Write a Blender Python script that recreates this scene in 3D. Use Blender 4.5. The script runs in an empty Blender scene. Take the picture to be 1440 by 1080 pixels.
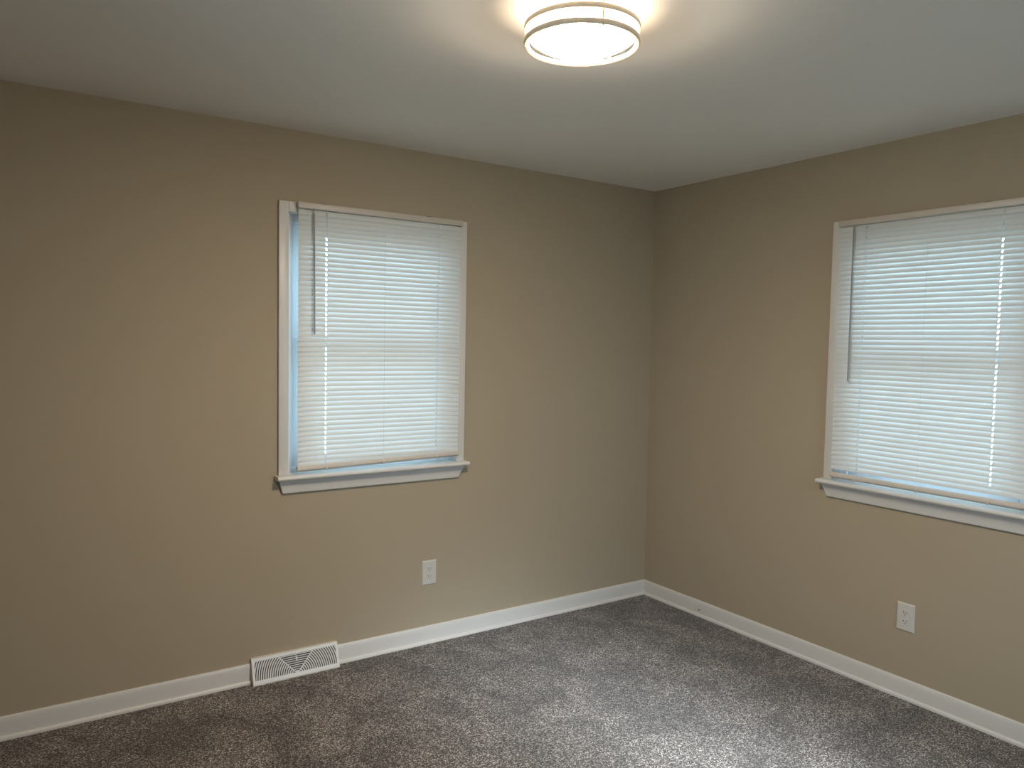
import bpy, bmesh, math, random
from mathutils import Vector, Matrix, Euler
C = bpy.context.scene.collection
PI = math.pi
random.seed(4)

# ------------------------------------------------------------------ camera
cam_d = bpy.data.cameras.new('camera')
cam_d.sensor_fit = 'HORIZONTAL'
cam_d.sensor_width = 36.0
cam_d.lens = 36.0 * 1080.02 / 1440.0
cam = bpy.data.objects.new('camera', cam_d)
C.objects.link(cam)
cam.location = (-3.2593, -3.3630, 1.5169)
cam.rotation_euler = (math.radians(86.8327), math.radians(-1.0669), math.radians(-33.8666))
cam_d.clip_start = 0.02
bpy.context.scene.camera = cam

# ------------------------------------------------------------------ view and sky
vs = bpy.context.scene.view_settings
vs.view_transform = 'Standard'
vs.look = 'None'
vs.gamma = 1.0
vs.use_curve_mapping = False
vs.exposure = 0.0

SKY = 13.0
GLOW = 430.0         # hazy bright sky patch, added beyond the unseen back window to light the carpet
LAMP = 190.0
LAMP_SIDE = 8.0
world = bpy.data.worlds.new('sky')
bpy.context.scene.world = world
world.use_nodes = True
wn = world.node_tree.nodes
wl = world.node_tree.links
wn.clear()
wo = wn.new('ShaderNodeOutputWorld')
bg = wn.new('ShaderNodeBackground')
geo = wn.new('ShaderNodeTexCoord')
sep = wn.new('ShaderNodeSeparateXYZ')
ramp = wn.new('ShaderNodeValToRGB')
wl.new(geo.outputs['Generated'], sep.inputs[0])
wl.new(sep.outputs['Z'], ramp.inputs[0])
ramp.color_ramp.elements[0].position = 0.0
ramp.color_ramp.elements[0].color = (0.56, 0.76, 1.0, 1)
ramp.color_ramp.elements[1].position = 0.8
ramp.color_ramp.elements[1].color = (0.42, 0.68, 1.0, 1)
wl.new(ramp.outputs[0], bg.inputs[0])
bg.inputs[1].default_value = SKY
dot = wn.new('ShaderNodeVectorMath')
dot.operation = 'DOT_PRODUCT'
dot.inputs[1].default_value = Vector((0.06, -0.84, 0.50)).normalized()
wl.new(geo.outputs['Generated'], dot.inputs[0])
clampn = wn.new('ShaderNodeMath')
clampn.operation = 'MAXIMUM'
clampn.inputs[1].default_value = 0.0
wl.new(dot.outputs['Value'], clampn.inputs[0])
pw = wn.new('ShaderNodeMath')
pw.operation = 'POWER'
pw.inputs[1].default_value = 120.0
wl.new(clampn.outputs[0], pw.inputs[0])
ml = wn.new('ShaderNodeMath')
ml.operation = 'MULTIPLY'
ml.inputs[1].default_value = GLOW
wl.new(pw.outputs[0], ml.inputs[0])
pw2 = wn.new('ShaderNodeMath')          # wider aureole round the added bright patch
pw2.operation = 'POWER'
pw2.inputs[1].default_value = 22.0
wl.new(clampn.outputs[0], pw2.inputs[0])
ml2 = wn.new('ShaderNodeMath')
ml2.operation = 'MULTIPLY_ADD'
ml2.inputs[1].default_value = 24.0
wl.new(pw2.outputs[0], ml2.inputs[0])
wl.new(ml.outputs[0], ml2.inputs[2])
bg2 = wn.new('ShaderNodeBackground')
bg2.inputs[0].default_value = (0.78, 0.86, 1.0, 1)
wl.new(ml2.outputs[0], bg2.inputs[1])
ad = wn.new('ShaderNodeAddShader')
wl.new(bg.outputs[0], ad.inputs[0])
wl.new(bg2.outputs[0], ad.inputs[1])
wl.new(ad.outputs[0], wo.inputs[0])


def portal(name, loc, rot, sx, sy):
    d = bpy.data.lights.new(name, 'AREA')
    d.shape = 'RECTANGLE'
    d.size = sx
    d.size_y = sy
    d.cycles.is_portal = True
    o = bpy.data.objects.new(name, d)
    o.location = loc
    o.rotation_euler = rot
    C.objects.link(o)


# ------------------------------------------------------------------ helpers
def mat(name, col, rough=0.5, metal=0.0, bump=0.0, bscale=200.0, var=0.0, vscale=3.0, spec=0.5):
    m = bpy.data.materials.new(name)
    m.use_nodes = True
    nt = m.node_tree
    b = nt.nodes['Principled BSDF']
    b.inputs['Base Color'].default_value = (*col, 1)
    b.inputs['Roughness'].default_value = rough
    b.inputs['Metallic'].default_value = metal
    b.inputs['Specular IOR Level'].default_value = spec
    tc = nt.nodes.new('ShaderNodeTexCoord')
    if var > 0:
        n = nt.nodes.new('ShaderNodeTexNoise')
        n.inputs['Scale'].default_value = vscale
        n.inputs['Detail'].default_value = 3
        nt.links.new(tc.outputs['Object'], n.inputs['Vector'])
        mx = nt.nodes.new('ShaderNodeMix')
        mx.data_type = 'RGBA'
        mx.inputs[6].default_value = (*[c * (1 - var) for c in col], 1)
        mx.inputs[7].default_value = (*[min(1, c * (1 + var)) for c in col], 1)
        nt.links.new(n.outputs[0], mx.inputs[0])
        nt.links.new(mx.outputs[2], b.inputs['Base Color'])
    if bump > 0:
        n = nt.nodes.new('ShaderNodeTexNoise')
        n.inputs['Scale'].default_value = bscale
        n.inputs['Detail'].default_value = 4
        nt.links.new(tc.outputs['Object'], n.inputs['Vector'])
        bp = nt.nodes.new('ShaderNodeBump')
        bp.inputs['Strength'].default_value = bump
        bp.inputs['Distance'].default_value = 0.002
        nt.links.new(n.outputs[0], bp.inputs['Height'])
        nt.links.new(bp.outputs[0], b.inputs['Normal'])
    return m


M = {}
M['wall'] = mat('greige_paint', (0.402, 0.333, 0.236), 0.75, bump=0.15, bscale=260, var=0.012, vscale=1.5, spec=0.25)
M['ceiling'] = mat('ceiling_paint', (0.90, 0.885, 0.845), 0.9, bump=0.10, bscale=220, spec=0.2)
M['trim'] = mat('white_trim_paint', (0.66, 0.635, 0.59), 0.35, bump=0.05, bscale=60)
M['vinyl'] = mat('white_vinyl', (0.80, 0.82, 0.84), 0.3)
M['blind_metal'] = mat('blind_rail_cream', (0.55, 0.49, 0.42), 0.4)
M['plastic'] = mat('outlet_white_plastic', (0.60, 0.57, 0.515), 0.3)
M['dark'] = mat('dark_slot', (0.02, 0.018, 0.016), 0.7)
M['register'] = mat('register_white_enamel', (0.68, 0.645, 0.58), 0.35)
M['duct'] = mat('duct_shade', (0.05, 0.042, 0.04), 0.6)
M['nickel'] = mat('brushed_nickel', (0.95, 0.82, 0.66), 0.45, metal=0.30, bump=0.03, bscale=400)
M['steel'] = mat('steel_screw', (0.6, 0.6, 0.6), 0.3, metal=1.0)
M['wand'] = mat('clear_grey_wand', (0.30, 0.27, 0.24), 0.25)
M['cord'] = mat('white_cord', (0.75, 0.74, 0.70), 0.8)
M['grass'] = mat('pale_ground', (0.36, 0.37, 0.32), 0.9, bump=0.5, bscale=40, var=0.3, vscale=6)


def slat_material():
    m = bpy.data.materials.new('vinyl_slat')
    m.use_nodes = True
    nt = m.node_tree
    nt.nodes.clear()
    out = nt.nodes.new('ShaderNodeOutputMaterial')
    tc = nt.nodes.new('ShaderNodeTexCoord')
    n = nt.nodes.new('ShaderNodeTexNoise')
    n.inputs['Scale'].default_value = 4
    nt.links.new(tc.outputs['Object'], n.inputs['Vector'])
    mx = nt.nodes.new('ShaderNodeMix')
    mx.data_type = 'RGBA'
    mx.inputs[6].default_value = (0.66, 0.67, 0.645, 1)
    mx.inputs[7].default_value = (0.69, 0.70, 0.675, 1)
    nt.links.new(n.outputs[0], mx.inputs[0])
    b = nt.nodes.new('ShaderNodeBsdfPrincipled')
    b.inputs['Roughness'].default_value = 0.4
    b.inputs['Specular IOR Level'].default_value = 0.35
    nt.links.new(mx.outputs[2], b.inputs['Base Color'])
    t = nt.nodes.new('ShaderNodeBsdfTranslucent')
    t.inputs[0].default_value = (0.90, 0.84, 0.68, 1)
    ms = nt.nodes.new('ShaderNodeMixShader')
    ms.inputs[0].default_value = SLAT_T
    nt.links.new(b.outputs[0], ms.inputs[1])
    nt.links.new(t.outputs[0], ms.inputs[2])
    nt.links.new(ms.outputs[0], out.inputs[0])
    return m


SLAT_T = 0.03
M['slat'] = slat_material()


def glass_material():
    m = bpy.data.materials.new('window_glass')
    m.use_nodes = True
    nt = m.node_tree
    nt.nodes.clear()
    out = nt.nodes.new('ShaderNodeOutputMaterial')
    tr = nt.nodes.new('ShaderNodeBsdfTransparent')
    tr.inputs[0].default_value = (0.93, 0.96, 0.95, 1)
    gl = nt.nodes.new('ShaderNodeBsdfGlossy')
    gl.inputs['Roughness'].default_value = 0.02
    fr = nt.nodes.new('ShaderNodeFresnel')
    fr.inputs[0].default_value = 1.45
    ms = nt.nodes.new('ShaderNodeMixShader')
    nt.links.new(fr.outputs[0], ms.inputs[0])
    nt.links.new(tr.outputs[0], ms.inputs[1])
    nt.links.new(gl.outputs[0], ms.inputs[2])
    nt.links.new(ms.outputs[0], out.inputs[0])
    return m


M['glass'] = glass_material()


def carpet_material():
    m = bpy.data.materials.new('cut_pile_carpet')
    m.use_nodes = True
    nt = m.node_tree
    L = nt.links
    b = nt.nodes['Principled BSDF']
    b.inputs['Roughness'].default_value = 1.0
    b.inputs['Specular IOR Level'].default_value = 0.0
    b.inputs['Sheen Weight'].default_value = 0.25
    b.inputs['Sheen Roughness'].default_value = 0.5
    tc = nt.nodes.new('ShaderNodeTexCoord')

    def noise(scale, detail, rough=0.5):
        n = nt.nodes.new('ShaderNodeTexNoise')
        n.inputs['Scale'].default_value = scale
        n.inputs['Detail'].default_value = detail
        n.inputs['Roughness'].default_value = rough
        L.new(tc.outputs['Object'], n.inputs['Vector'])
        return n
    # every tuft its own shade
    vo = nt.nodes.new('ShaderNodeTexVoronoi')
    vo.inputs['Scale'].default_value = 270
    L.new(tc.outputs['Object'], vo.inputs['Vector'])
    sx = nt.nodes.new('ShaderNodeSeparateColor')
    L.new(vo.outputs['Color'], sx.inputs[0])
    r1 = nt.nodes.new('ShaderNodeValToRGB')
    e = r1.color_ramp.elements
    e[0].position = 0.0
    e[0].color = (0.020, 0.013, 0.008, 1)
    e[1].position = 1.0
    e[1].color = (0.56, 0.52, 0.49, 1)
    for pos, c in ((0.30, (0.046, 0.033, 0.022, 1)), (0.62, (0.130, 0.104, 0.082, 1)), (0.85, (0.29, 0.255, 0.225, 1))):
        k = e.new(pos)
        k.color = c
    L.new(sx.outputs[0], r1.inputs[0])
    # nap: patches of pile leaning different ways
    nap = noise(4.4, 5, 0.6)
    nap.inputs['Distortion'].default_value = 0.6
    r2 = nt.nodes.new('ShaderNodeValToRGB')
    e = r2.color_ramp.elements
    e[0].position = 0.40
    e[0].color = (0.66, 0.64, 0.61, 1)
    e[1].position = 0.60
    e[1].color = (1.16, 1.15, 1.15, 1)
    L.new(nap.outputs[0], r2.inputs[0])
    mu = nt.nodes.new('ShaderNodeMix')
    mu.data_type = 'RGBA'
    mu.blend_type = 'MULTIPLY'
    mu.inputs[0].default_value = 1.0
    L.new(r1.outputs[0], mu.inputs[6])
    L.new(r2.outputs[0], mu.inputs[7])
    L.new(mu.outputs[2], b.inputs['Base Color'])
    bp = nt.nodes.new('ShaderNodeBump')
    bp.invert = True
    bp.inputs['Strength'].default_value = 0.4
    bp.inputs['Distance'].default_value = 0.004
    L.new(vo.outputs['Distance'], bp.inputs['Height'])
    L.new(bp.outputs[0], b.inputs['Normal'])
    return m


M['carpet'] = carpet_material()


def emit_material(nm, power):
    m = bpy.data.materials.new(nm)
    m.use_nodes = True
    b = m.node_tree.nodes['Principled BSDF']
    b.inputs['Base Color'].default_value = (0.9, 0.88, 0.84, 1)
    b.inputs['Roughness'].default_value = 0.35
    b.inputs['Emission Color'].default_value = (1.0, 0.84, 0.65, 1)
    b.inputs['Emission Strength'].default_value = power
    return m


M['lit'] = emit_material('lit_frosted_acrylic', LAMP)
M['lit_side'] = emit_material('lit_acrylic_drum_side', LAMP_SIDE)


def box(bm, x0, x1, y0, y1, z0, z1, bev=0.0, seg=2):
    t = bmesh.new()
    v = [t.verts.new((x, y, z)) for x in (x0, x1) for y in (y0, y1) for z in (z0, z1)]
    for f in ((0, 1, 3, 2), (4, 6, 7, 5), (0, 4, 5, 1), (2, 3, 7, 6), (0, 2, 6, 4), (1, 5, 7, 3)):
        t.faces.new([v[i] for i in f])
    if bev > 0:
        bmesh.ops.bevel(t, geom=t.edges[:], offset=bev, segments=seg, profile=0.5, affect='EDGES')
    bmesh.ops.recalc_face_normals(t, faces=t.faces[:])
    merge(bm, t)


def merge(bm, t):
    me = bpy.data.meshes.new('tmp')
    t.to_mesh(me)
    bm.from_mesh(me)
    bpy.data.meshes.remove(me)
    t.free()


def extrude_profile(bm, prof, x0, x1, s0=0.0, s1=0.0, zref=0.0):
    """closed profile of (y, z) swept along x; s0/s1 slant the two ends by z below zref"""
    t = bmesh.new()
    a = [t.verts.new((x0 + s0 * (zref - z), y, z)) for y, z in prof]
    b = [t.verts.new((x1 - s1 * (zref - z), y, z)) for y, z in prof]
    n = len(prof)
    for i in range(n):
        j = (i + 1) % n
        t.faces.new((a[i], a[j], b[j], b[i]))
    t.faces.new(a[::-1])
    t.faces.new(b)
    bmesh.ops.recalc_face_normals(t, faces=t.faces[:])
    merge(bm, t)


def tube(bm, p0, p1, r, seg=10, cap=True):
    p0, p1 = Vector(p0), Vector(p1)
    d = (p1 - p0)
    L = d.length
    t = bmesh.new()
    bmesh.ops.create_cone(t, cap_ends=cap, segments=seg, radius1=r, radius2=r, depth=L)
    q = Vector((0, 0, 1)).rotation_difference(d.normalized()).to_matrix().to_4x4()
    bmesh.ops.transform(t, matrix=Matrix.Translation((p0 + p1) / 2) @ q, verts=t.verts[:])
    merge(bm, t)


def lathe(bm, prof, seg=96, close=False):
    """profile of (r, z) about the z axis"""
    t = bmesh.new()
    rings = []
    for r, z in prof:
        if r < 1e-6:
            rings.append([t.verts.new((0, 0, z))])
        else:
            rings.append([t.verts.new((r * math.cos(2 * PI * i / seg), r * math.sin(2 * PI * i / seg), z)) for i in range(seg)])
    pairs = list(zip(rings[:-1], rings[1:]))
    if close:
        pairs.append((rings[-1], rings[0]))
    for A, B in pairs:
        for i in range(seg):
            j = (i + 1) % seg
            if len(A) == 1 and len(B) > 1:
                t.faces.new((A[0], B[i], B[j]))
            elif len(B) == 1 and len(A) > 1:
                t.faces.new((A[i], B[0], A[j]))
            elif len(A) > 1:
                t.faces.new((A[i], B[i], B[j], A[j]))
    bmesh.ops.recalc_face_normals(t, faces=t.faces[:])
    merge(bm, t)


def obj(name, bm, m, parent=None, smooth=False):
    me = bpy.data.meshes.new(name)
    bm.to_mesh(me)
    bm.free()
    me.materials.append(m)
    if smooth:
        for p in me.polygons:
            p.use_smooth = True
        try:
            me.set_sharp_from_angle(angle=math.radians(35))
        except Exception:
            pass
    o = bpy.data.objects.new(name, me)
    C.objects.link(o)
    if parent:
        o.parent = parent
    return o


def struct(name, bm, m, smooth=False):
    o = obj(name, bm, m, None, smooth)
    o['kind'] = 'structure'
    return o


def thing(name, label, cat, loc=(0, 0, 0), rz=0, group=None):
    o = bpy.data.objects.new(name, None)
    o.empty_display_size = 0.05
    C.objects.link(o)
    o.location = loc
    o.rotation_euler = (0, 0, rz)
    o['label'] = label
    o['category'] = cat
    if group:
        o['group'] = group
    return o


# ------------------------------------------------------------------ the room
H = 2.42
XW, YW = -4.3, -4.2           # far ends of the room behind the camera
T = 0.16
WA = dict(x=-2.235, z=0.908)  # window in the left wall: casing corner
WB = dict(y=-1.194, z=0.899)  # window in the right wall
WW = 0.942                    # outer width over the casings
WH = 1.200                    # stool top to casing top
CS = 0.044                    # casing width

bm = bmesh.new()
box(bm, XW - T, T, YW - T, T, -0.15, 0.0)
floor = struct('floor', bm, M['carpet'])
bm = bmesh.new()
box(bm, XW - T, T, YW - T, T, H, H + 0.12)
struct('ceiling', bm, M['ceiling'])


def wall_with_hole(name, u0, u1, h0, h1, z0, z1, right=False):
    bm = bmesh.new()
    for a, b, c, d in ((u0, h0, 0, H), (h1, u1, 0, H), (h0, h1, 0, z0), (h0, h1, z1, H)):
        box(bm, a, b, 0, T, c, d)
    bmesh.ops.remove_doubles(bm, verts=bm.verts[:], dist=1e-5)
    o = struct(name, bm, M['wall'])
    if right:
        o.rotation_euler = (0, 0, -PI / 2)
    return o


wall_with_hole('wall_left', XW - T, T, WA['x'] + CS - 0.012, WA['x'] + WW - CS + 0.012, WA['z'] - 0.03, WA['z'] + WH - CS + 0.012)
# local u on the right wall is -y
wall_with_hole('wall_right', 0.0, -YW + T, -WB['y'] + CS - 0.012, -WB['y'] + WW - CS + 0.012, WB['z'] - 0.03, WB['z'] + WH - CS + 0.012, True)
WC = dict(x=-0.52, z=0.905)   # unseen window added in the back wall for fill (local u runs towards -x)
WD = dict(y=-2.60, z=0.905)   # unseen window added on the camera's left for cool ambient light
o = wall_with_hole('wall_back', -T, -XW + T, -WC['x'] + CS - 0.012, -WC['x'] + WW - CS + 0.012, WC['z'] - 0.03, WC['z'] + WH - CS + 0.012)
o.rotation_euler = (0, 0, PI)
o.location = (0, YW, 0)
o = wall_with_hole('wall_near', 0.0, -YW, WD['y'] - YW + CS - 0.012, WD['y'] - YW + WW - CS + 0.012, WD['z'] - 0.03, WD['z'] + WH - CS + 0.012)
o.rotation_euler = (0, 0, PI / 2)
o.location = (XW, YW, 0)

# register position on the left wall
RX0, RX1 = -2.354, -1.962
BASE = [(0.0, 0.0), (0.0, 0.086), (-0.004, 0.0865), (-0.0075, 0.0845), (-0.0095, 0.080), (-0.0110, 0.070), (-0.0120, 0.050),
        (-0.0125, 0.030), (-0.0125, 0.0155), (-0.0165, 0.0150), (-0.0200, 0.0130), (-0.0225, 0.0095), (-0.0230, 0.0050), (-0.0230, 0.0)]


def base_run(name, u0, u1, rz=0):
    bm = bmesh.new()
    extrude_profile(bm, BASE, u0, u1)
    o = struct(name, bm, M['trim'], True)
    o.rotation_euler = (0, 0, rz)
    return o


bm = bmesh.new()
extrude_profile(bm, BASE, XW, RX0 + 0.004)
extrude_profile(bm, BASE, RX1 - 0.004, 0.0)
struct('baseboard_left', bm, M['trim'], True)
br = base_run('baseboard_right', 0.0, -YW, -PI / 2)
bm = bmesh.new()
extrude_profile(bm, BASE, 0, -XW)
o = struct('baseboard_back', bm, M['trim'], True)
o.location = (0, YW, 0)
o.rotation_euler = (0, 0, PI)
bm = bmesh.new()
tube(bm, (0.455, -0.0115, 0.036), (0.455, -0.0150, 0.036), 0.0038, 12)
nh = obj('nail_hole', bm, M['dark'], br)
nh['label'] = 'small black nail hole in white baseboard'


# ------------------------------------------------------------------ windows
def make_window(name, loc, rz):
    root = bpy.data.objects.new(name, None)
    C.objects.link(root)
    root['kind'] = 'structure'
    root.location = loc
    root.rotation_euler = (0, 0, rz)
    P = 0.014
    bm = bmesh.new(); box(bm, 0, CS, -P, 0, 0, WH, 0.002); obj('side_casing', bm, M['trim'], root, True)
    bm = bmesh.new(); box(bm, WW - CS, WW, -P, 0, 0, WH, 0.002); obj('side_casing', bm, M['trim'], root, True)
    bm = bmesh.new(); box(bm, CS, WW - CS, -P, 0, WH - CS, WH, 0.002); obj('head_casing', bm, M['trim'], root, True)
    a, b, top = CS, WW - CS, WH - CS
    bm = bmesh.new()
    box(bm, a - 0.012, a, 0, T, 0, top)
    box(bm, b, b + 0.012, 0, T, 0, top)
    box(bm, a - 0.012, b + 0.012, 0, T, top, top + 0.012)
    obj('jamb', bm, M['trim'], root)
    # vinyl frame set back in the opening
    f = 0.036
    bm = bmesh.new()
    box(bm, a, a + f, 0.045, 0.125, 0, top, 0.002)
    box(bm, b - f, b, 0.045, 0.125, 0, top, 0.002)
    box(bm, a + f, b - f, 0.045, 0.125, top - f, top, 0.002)
    box(bm, a + f, b - f, 0.045, 0.125, 0, 0.022, 0.002)
    obj('window_frame', bm, M['vinyl'], root, True)

    def sash(nm, d0, d1, z0, z1):
        w = 0.050
        x0, x1 = a + f + 0.001, b - f - 0.001
        bm = bmesh.new()
        box(bm, x0, x0 + w, d0, d1, z0, z1, 0.003)
        box(bm, x1 - w, x1, d0, d1, z0, z1, 0.003)
        box(bm, x0 + w, x1 - w, d0, d1, z0, z0 + w, 0.003)
        box(bm, x0 + w, x1 - w, d0, d1, z1 - w * 0.85, z1, 0.003)
        s = obj(nm, bm, M['vinyl'], root, True)
        bm = bmesh.new()
        dm = (d0 + d1) / 2
        box(bm, x0 + w - 0.004, x1 - w + 0.004, dm - 0.002, dm + 0.002, z0 + w - 0.004, z1 - w * 0.85 + 0.004)
        obj('glass', bm, M['glass'], s)
        return s
    mid = (top + 0.022) / 2
    ls = sash('lower_sash', 0.056, 0.082, 0.023, mid + 0.018)
    sash('upper_sash', 0.090, 0.116, mid - 0.018, top - f - 0.001)
    bm = bmesh.new()
    box(bm, WW / 2 - 0.025, WW / 2 + 0.025, 0.062, 0.078, mid + 0.018, mid + 0.030, 0.003)
    obj('sash_lock', bm, M['vinyl'], ls, True)
    # stool with rounded nose and horns
    n = []
    for i in range(9):
        t = -PI / 2 + PI * i / 8
        n.append((-0.047 - 0.0095 * math.cos(t), -0.0105 + 0.0100 * math.sin(t)))
    bm = bmesh.new()
    extrude_profile(bm, [(0.0, -0.0205)] + n + [(0.0, -0.0005)], -0.014, WW + 0.012)
    box(bm, CS - 0.012, WW - CS + 0.012, 0.0, T - 0.01, -0.0205, 0.0)
    bmesh.ops.remove_doubles(bm, verts=bm.verts[:], dist=1e-6)
    obj('window_stool', bm, M['trim'], root, True)
    # apron with mitred ends
    ap = [(0.0, -0.021), (-0.030, -0.021), (-0.0295, -0.030), (-0.027, -0.036), (-0.0225, -0.044), (-0.019, -0.054), (-0.0165, -0.066), (-0.015, -0.078), (-0.0135, -0.0815), (-0.010, -0.083), (0.0, -0.083)]
    bm = bmesh.new()
    extrude_profile(bm, ap, 0.0, WW - 0.004, 0.33, 0.45, -0.021)
    obj('window_apron', bm, M['trim'], root, True)
    return root


wA = make_window('window_1', (WA['x'], 0, WA['z']), 0)
wB = make_window('window_2', (0, WB['y'], WB['z']), -PI / 2)
make_window('added_window_back', (WC['x'], YW, WC['z']), PI)
make_window('added_window_side', (XW, WD['y'], WD['z']), PI / 2)
portal('added_window_back_portal', (WC['x'] - WW / 2, YW - T - 0.01, WC['z'] + WH / 2), (PI / 2, 0, 0), WW, WH)
portal('added_window_side_portal', (XW - T - 0.01, WD['y'] + WW / 2, WD['z'] + WH / 2), (PI / 2, 0, -PI / 2), WW, WH)
portal('window_1_daylight_portal', (WA['x'] + WW / 2, T + 0.01, WA['z'] + WH / 2), (-PI / 2, 0, 0), WW, WH)
portal('window_2_daylight_portal', (T + 0.01, WB['y'] - WW / 2, WB['z'] + WH / 2), (-PI / 2, 0, -PI / 2), WW, WH)

# lawn outside
bm = bmesh.new()
N = 40
for q in ((-30, T + 0.02, 30, 40),):
    pass
box(bm, -30, 30, -30, 40, -0.75, -0.6)
lawn = obj('ground_outside', bm, M['grass'])
lawn['kind'] = 'structure'


# ------------------------------------------------------------------ blinds
CORDS = (0.131, 0.411, 0.694)
SW = 0.0260
PITCH = 0.0222
BLW = 0.825


def make_blind(label, loc, rz, rail_l, rail_r, tilt, wand_top, wand_len, wand_u):
    """origin: left end, wall face, top of headrail; local u right, y out of the room"""
    t = thing('venetian_blind', label, 'blind', loc, rz)
    Y0, Y1 = -0.0465, -0.0155
    bm = bmesh.new()
    box(bm, 0.0, BLW, Y0, Y1, -0.026, 0.0, 0.0015)
    hr = obj('headrail', bm, M['blind_metal'], t, True)
    for u in (0.10, BLW - 0.20):
        bm = bmesh.new()
        box(bm, u, u + 0.028, Y0 + 0.004, Y1, -0.0005, 0.0022, 0.0008)
        b = obj('mounting_bracket', bm, M['dark'], t)
        b['label'] = 'dark mounting bracket over the headrail'
    yc = -0.0310
    z_first = -0.040
    Hs = rail_l                       # z of the rail centre at the left end (negative)
    n = int((-z_first * -1 - Hs) / PITCH) if False else int((z_first - Hs) / PITCH)
    x0, x1 = 0.004, BLW - 0.006
    us = [x0]
    for c in CORDS:
        us += [c - 0.0028, c + 0.0028]
    us.append(x1)
    # extra cuts so a slat can sag a little
    extra = [x0 + (x1 - x0) * k / 10 for k in range(1, 10)]
    us = sorted(set(us + [e for e in extra if all(abs(e - c) > 0.01 for c in CORDS)]))
    NS = 8
    bm = bmesh.new()
    for i in range(n):
        zc = z_first - i * PITCH
        a = math.radians(tilt + random.uniform(-0.5, 0.5))
        sag = random.uniform(-0.0004, 0.0004)
        grid = []
        for u in us:
            col = []
            k = (u - x0) / (x1 - x0)
            floor_z = rail_l + (rail_r - rail_l) * k + 0.021 + (n - 1 - i) * 0.0045
            zz = max(zc, floor_z) + sag * math.sin(PI * k)
            for j in range(NS + 1):
                s = (j / NS - 0.5)
                w = s * SW                                   # along the width, + = room edge
                cr = 0.0016 * (1 - (2 * s) ** 2)             # crown, towards up / room
                # room edge down: width direction = (-cos a) in y, (-sin a) in z
                y = yc - w * math.cos(a) - cr * math.sin(a)
                z = zz - w * math.sin(a) + cr * math.cos(a)
                col.append(bm.verts.new((u, y, z)))
            grid.append(col)
        for q in range(len(us) - 1):
            hole = any(abs((us[q] + us[q + 1]) / 2 - c) < 0.001 for c in (CORDS[0], CORDS[2]))
            for j in range(NS):
                if hole and j in (2, 3, 4, 5):
                    continue
                bm.faces.new((grid[q][j], grid[q + 1][j], grid[q + 1][j + 1], grid[q][j + 1]))
    obj('slats', bm, M['slat'], t, True)
    # bottom rail
    bm = bmesh.new()
    pr = [(-0.0125, -0.006), (-0.0125, 0.0035), (-0.010, 0.008), (-0.004, 0.0105), (0.004, 0.0105), (0.010, 0.008), (0.0125, 0.0035), (0.0125, -0.006), (0.010, -0.0085), (-0.010, -0.0085)]
    extrude_profile(bm, pr, 0, BLW - 0.004)
    ang = math.atan2(rail_r - rail_l, BLW)
    rail = obj('bottom_rail', bm, M['blind_metal'], t, True)
    rail.location = (0.001, yc, rail_l)
    rail.rotation_euler = (Matrix.Rotation(-ang, 4, 'Y') @ Matrix.Rotation(math.radians(60), 4, 'X')).to_euler()
    for c in CORDS:
        zr = rail_l + (rail_r - rail_l) * c / BLW
        bm = bmesh.new()
        tube(bm, (c, yc - 0.0128, -0.026), (c, yc - 0.0128, zr), 0.0005, 6)
        tube(bm, (c, yc + 0.0128, -0.026), (c, yc + 0.0128, zr), 0.0005, 6)
        obj('ladder_cord', bm, M['cord'], t)
        bm = bmesh.new()
        box(bm, c - 0.006, c + 0.006, yc - 0.0180, yc - 0.0130, zr - 0.013, zr + 0.002, 0.001)
        obj('cord_clip', bm, M['blind_metal'], t, True)
    # tilt wand hanging from a small hook
    bm = bmesh.new()
    tube(bm, (wand_u, Y0 - 0.004, wand_top), (wand_u + 0.003, Y0 - 0.007, wand_top - wand_len), 0.0036, 6)
    wd = obj('tilt_wand', bm, M['wand'], t)
    wd['label'] = 'grey see-through tilt wand'
    bm = bmesh.new()
    tube(bm, (wand_u, Y0 + 0.006, -0.022), (wand_u, Y0 - 0.004, -0.026), 0.0016, 8)
    tube(bm, (wand_u, Y0 - 0.004, -0.025), (wand_u, Y0 - 0.004, wand_top + 0.001), 0.0016, 8)
    obj('wand_hook', bm, M['wand'], wd)
    return t


make_blind('closed white mini blind on left wall above floor register, its bottom rail tilted',
           (-2.160, 0, 2.1065), 0, 0.934 - 2.1065, 0.952 - 2.1065, 68, -0.044, 0.53, 0.068)
make_blind('closed white mini blind on right wall, cut off by the right edge, its rail level',
           (0, -1.241, 2.094), -PI / 2, 0.926 - 2.094, 0.926 - 2.094, 67, -0.030, 0.70, 0.080)


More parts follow.
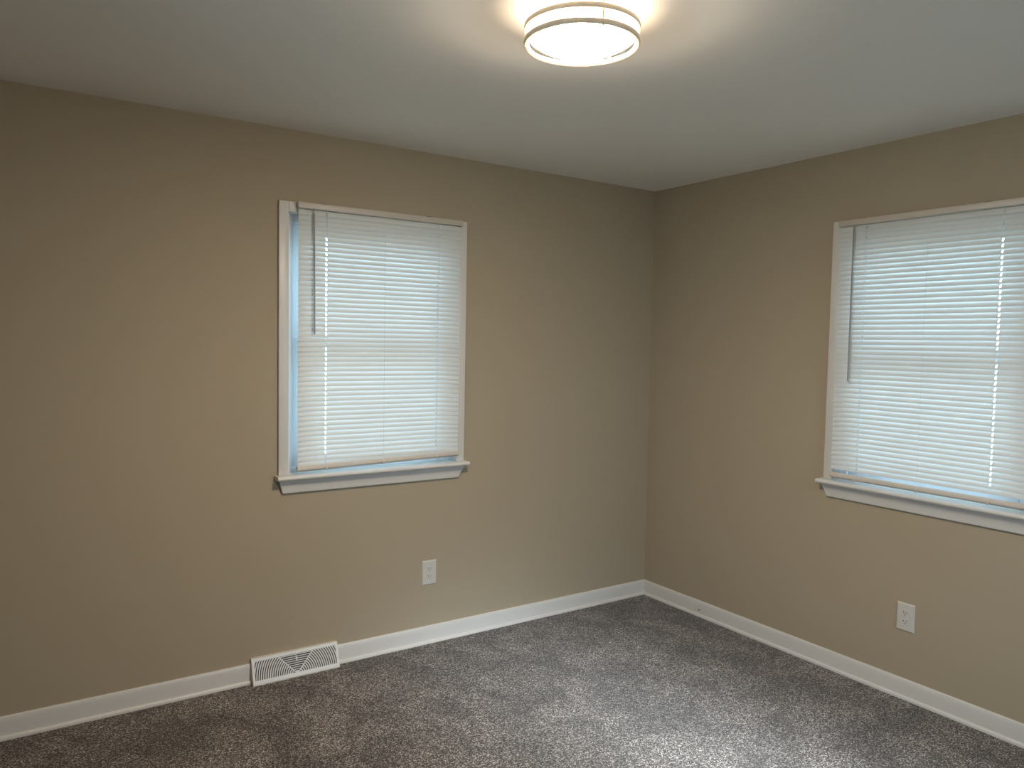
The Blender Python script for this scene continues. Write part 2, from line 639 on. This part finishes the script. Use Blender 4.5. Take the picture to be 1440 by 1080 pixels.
# ------------------------------------------------------------------ outlets
def make_outlet(label, loc, rz):
    t = thing('wall_outlet', label, 'outlet', loc, rz, 'duplex wall outlets')
    w, h = 0.0785, 0.1225
    bm = bmesh.new()
    # plate with bevelled rim
    tb = bmesh.new()
    a = [(-w / 2, 0), (w / 2, 0)]
    v0 = [tb.verts.new((x, 0.0, z)) for x, z in ((-w / 2, -h / 2), (w / 2, -h / 2), (w / 2, h / 2), (-w / 2, h / 2))]
    v1 = [tb.verts.new((x, -0.0025, z)) for x, z in ((-w / 2, -h / 2), (w / 2, -h / 2), (w / 2, h / 2), (-w / 2, h / 2))]
    i = 0.005
    v2 = [tb.verts.new((x, -0.0062, z)) for x, z in ((-w / 2 + i, -h / 2 + i), (w / 2 - i, -h / 2 + i), (w / 2 - i, h / 2 - i), (-w / 2 + i, h / 2 - i))]
    for A, B in ((v0, v1), (v1, v2)):
        for k in range(4):
            tb.faces.new((A[k], A[(k + 1) % 4], B[(k + 1) % 4], B[k]))
    tb.faces.new(v2)
    tb.faces.new(v0[::-1])
    bmesh.ops.recalc_face_normals(tb, faces=tb.faces[:])
    merge(bm, tb)
    obj('cover_plate', bm, M['plastic'], t)
    for zc in (0.0195, -0.0195):
        tb = bmesh.new()
        ring = []
        for k in range(36):
            an = 2 * PI * k / 36
            x = 0.0172 * math.cos(an)
            z = max(-0.0142, min(0.0142, 0.0172 * math.sin(an)))
            ring.append((x, z))
        A = [tb.verts.new((x, -0.0060, zc + z)) for x, z in ring]
        B = [tb.verts.new((x * 0.99, -0.0078, zc + z * 0.99)) for x, z in ring]
        D = [tb.verts.new((x * 0.94, -0.0082, zc + z * 0.94)) for x, z in ring]
        for S1, S2 in ((A, B), (B, D)):
            for k in range(36):
                tb.faces.new((S1[k], S1[(k + 1) % 36], S2[(k + 1) % 36], S2[k]))
        tb.faces.new(D)
        bmesh.ops.recalc_face_normals(tb, faces=tb.faces[:])
        bm = bmesh.new()
        merge(bm, tb)
        r = obj('receptacle', bm, M['plastic'], t)
        bm = bmesh.new()
        box(bm, -0.0076, -0.0052, -0.0085, -0.0080, zc - 0.0016, zc + 0.0078)
        box(bm, 0.0052, 0.0076, -0.0085, -0.0080, zc - 0.0005, zc + 0.0068)
        tube(bm, (0, -0.0080, zc - 0.0078), (0, -0.0085, zc - 0.0078), 0.0024, 12)
        obj('plug_slots', bm, M['dark'], r)
    bm = bmesh.new()
    tube(bm, (0, -0.0055, 0), (0, -0.0074, 0), 0.0030, 14)
    obj('screw', bm, M['plastic'], t)
    return t


make_outlet('white duplex outlet on left wall, to the right of the floor register', (-1.4766, 0, 0.356), 0)
make_outlet('white duplex outlet on right wall, under the right window', (0, -1.612, 0.3551), -PI / 2)


# ------------------------------------------------------------------ floor register
def make_register():
    t = thing('baseboard_register', 'white metal baseboard air register with sunburst grille against left wall', 'air register',
              ((RX0 + RX1) / 2, 0, 0))
    W = RX1 - RX0
    hw = W / 2
    TOPZ, TOPY, BOTY, BOTZ = 0.108, -0.014, -0.053, 0.004
    # hood: top, sides, lower lip, back
    bm = bmesh.new()
    box(bm, -hw, hw, -0.0155, 0.0, TOPZ - 0.0015, TOPZ + 0.0005, 0.0006)
    for s in (-1, 1):
        tb = bmesh.new()
        pts = [(0, 0.0), (BOTY, 0.0), (BOTY, BOTZ), (TOPY, TOPZ), (0, TOPZ)]
        xa, xb = (s * hw, s * (hw - 0.0015))
        A = [tb.verts.new((xa, y, z)) for y, z in pts]
        B = [tb.verts.new((xb, y, z)) for y, z in pts]
        for k in range(5):
            tb.faces.new((A[k], A[(k + 1) % 5], B[(k + 1) % 5], B[k]))
        tb.faces.new(A)
        tb.faces.new(B[::-1])
        bmesh.ops.recalc_face_normals(tb, faces=tb.faces[:])
        merge(bm, tb)
    box(bm, -hw, hw, BOTY - 0.0006, BOTY + 0.0014, 0.0, BOTZ + 0.003, 0.0004)
    obj('hood', bm, M['register'], t)
    # solid block coloured dark for the shade in the recess behind the grille
    slope = Vector((0, BOTY - TOPY, BOTZ - TOPZ))
    SL = slope.length
    bm = bmesh.new()
    tb = bmesh.new()
    off = 0.010
    pts = [(TOPY + off, TOPZ - 0.002), (BOTY + off, BOTZ), (BOTY + off + 0.001, 0.001), (-0.001, 0.001), (-0.001, TOPZ - 0.002)]
    A = [tb.verts.new((-hw + 0.002, y, z)) for y, z in pts]
    B = [tb.verts.new((hw - 0.002, y, z)) for y, z in pts]
    for k in range(5):
        tb.faces.new((A[k], A[(k + 1) % 5], B[(k + 1) % 5], B[k]))
    tb.faces.new(A)
    tb.faces.new(B[::-1])
    bmesh.ops.recalc_face_normals(tb, faces=tb.faces[:])
    merge(bm, tb)
    d = obj('duct_shade_block', bm, M['duct'], t)
    d['label'] = 'dark block painted as the shade behind the grille'
    # grille in face coordinates: u along, v up the slope from the bottom (0..SL)
    e_v = -slope.normalized()
    nrm = Vector((0, -1, 0)).cross(Vector((1, 0, 0)))
    nrm = Vector((1, 0, 0)).cross(e_v)
    if nrm.y > 0:
        nrm = -nrm
    base = Vector((0, BOTY, BOTZ))
    gb = bmesh.new()

    def quad(pts, up=0.0003):
        th = 0.0016
        F = [gb.verts.new(base + Vector((u, 0, 0)) + e_v * v + nrm * up) for u, v in pts]
        G = [gb.verts.new(base + Vector((u, 0, 0)) + e_v * v - nrm * th) for u, v in pts]
        n = len(pts)
        gb.faces.new(F)
        gb.faces.new(G[::-1])
        for k in range(n):
            gb.faces.new((F[k], G[k], G[(k + 1) % n], F[(k + 1) % n]))

    def rect(u0, u1, v0, v1):
        quad([(u0, v0), (u1, v0), (u1, v1), (u0, v1)], 0.0010)
    bu, bv0, bv1 = 0.011, 0.017, 0.014
    rect(-hw, -hw + bu, 0, SL)
    rect(hw - bu, hw, 0, SL)
    rect(-hw + bu, hw - bu, 0, bv0)
    rect(-hw + bu, hw - bu, SL - bv1, SL)
    vt = SL - bv1
    half = 0.076                         # half width of the V at the top
    vb = bv0 + 0.002
    # V bars
    for s in (-1, 1):
        bw = 0.0038
        quad([(s * 0.003, vb - 0.003), (s * (0.003 + bw * 1.3), vb - 0.003), (s * (half + bw * 1.3), vt + 0.001), (s * half, vt + 0.001)], 0.0008)
    rect(-0.010, 0.010, bv0 - 0.001, bv0 + 0.008)
    # horizontal louvres inside the V
    nl = 8
    for k in range(nl):
        v = vb + 0.006 + (vt - vb - 0.006) * (k + 0.62) / nl
        hu = (v - vb) / (vt - vb) * half
        if hu > 0.004:
            rect(-hu - 0.001, hu + 0.001, v - 0.0018, v + 0.0018)

    # fan ribs: arcs about the foot of the V
    c = (0.0, bv0 - 0.004)

    def inside(u, v):
        if not (-hw + bu - 0.002 < u < hw - bu + 0.002 and bv0 - 0.001 < v < vt + 0.001):
            return False
        lim = (v - vb) / (vt - vb) * half + 0.003
        return abs(u) > lim
    r = 0.020
    while r < 0.215:
        steps = int(max(24, r * 700))
        for s in (-1, 1):
            for k in range(steps):
                a0 = (PI / 2) * k / steps
                a1 = (PI / 2) * (k + 1) / steps
                am = (a0 + a1) / 2
                rm = r + 0.0022
                # arcs flattened like the pressed pattern
                if inside(s * rm * math.cos(am), c[1] + rm * math.sin(am)):
                    quad([(s * r * math.cos(a0), c[1] + r * math.sin(a0)), (s * (r + 0.0052) * math.cos(a0), c[1] + (r + 0.0052) * math.sin(a0)),
                          (s * (r + 0.0052) * math.cos(a1), c[1] + (r + 0.0052) * math.sin(a1)), (s * r * math.cos(a1), c[1] + r * math.sin(a1))])
        r += 0.0098
    bmesh.ops.recalc_face_normals(gb, faces=gb.faces[:])
    obj('grille', gb, M['register'], t)
    # damper lever in the middle of the V
    bm = bmesh.new()
    p = base + e_v * (vt - 0.020)
    for du, dv in ((0.0022, 0.013), (0.008, 0.0022)):
        tb = bmesh.new()
        vs_ = []
        for (su, sv) in ((-1, -1), (1, -1), (1, 1), (-1, 1)):
            for dn in (0.0005, 0.005):
                vs_.append(tb.verts.new(p + Vector((su * du, 0, 0)) + e_v * sv * dv + nrm * dn))
        bmesh.ops.convex_hull(tb, input=tb.verts[:])
        merge(bm, tb)
    obj('damper_lever', bm, M['register'], t)
    return t


make_register()


# ------------------------------------------------------------------ ceiling light
def make_light():
    t = thing('ceiling_light', 'round flush ceiling light with two nickel rings and glowing white diffuser', 'ceiling light', (-1.919, -1.680, H))
    R = 0.158
    bm = bmesh.new()
    lathe(bm, [(0.0, 0.0), (0.135, 0.0), (0.137, -0.004), (0.137, -0.018), (0.0, -0.018)], 96)
    obj('base_pan', bm, M['trim'], t, True)
    # drum diffuser with shallow domed foot
    prof = [(0.139, -0.010), (0.1425, -0.016), (0.1435, -0.030), (0.1435, -0.075)]
    for k in range(1, 15):
        q = 1 - k / 14
        prof.append((0.1435 * q, -0.076 - 0.041 * (1 - q ** 2.2)))
    bm = bmesh.new()
    lathe(bm, prof, 96)
    df = obj('diffuser', bm, M['lit'], t, True)
    df.data.materials.append(M['lit_side'])      # the lamps inside face down: the drum side is dimmer
    for p in df.data.polygons:
        if p.center.z > -0.0751:
            p.material_index = 1
    for z in (-0.042, -0.081):
        bm = bmesh.new()
        lathe(bm, [(R - 0.001, z), (R + 0.0003, z - 0.004), (R + 0.0003, z - 0.011), (R - 0.0006, z - 0.0138), (R - 0.003, z - 0.0142), (R - 0.0142, z - 0.0112), (R - 0.0142, z - 0.008), (R - 0.0035, z - 0.009), (R - 0.003, z)], 128, True)
        obj('metal_ring', bm, M['nickel'], t, True)
    vx = Vector((math.cos(math.radians(-33.87)), math.sin(math.radians(-33.87)), 0))
    vy = Vector((-vx.y, vx.x, 0))
    for deg in (52, 172, 286):
        a = math.radians(deg)
        d = (vx * math.cos(a) + vy * math.sin(a)) * (R - 0.0082)
        bm = bmesh.new()
        tube(bm, (d.x, d.y, -0.020), (d.x, d.y, -0.096), 0.0030, 10)
        tube(bm, (d.x, d.y, -0.094), (d.x, d.y, -0.0970), 0.0036, 12)
        tube(bm, (d.x * 0.86, d.y * 0.86, -0.016), (d.x, d.y, -0.020), 0.0019, 8)
        obj('post', bm, M['nickel'], t, True)
    return t


make_light()
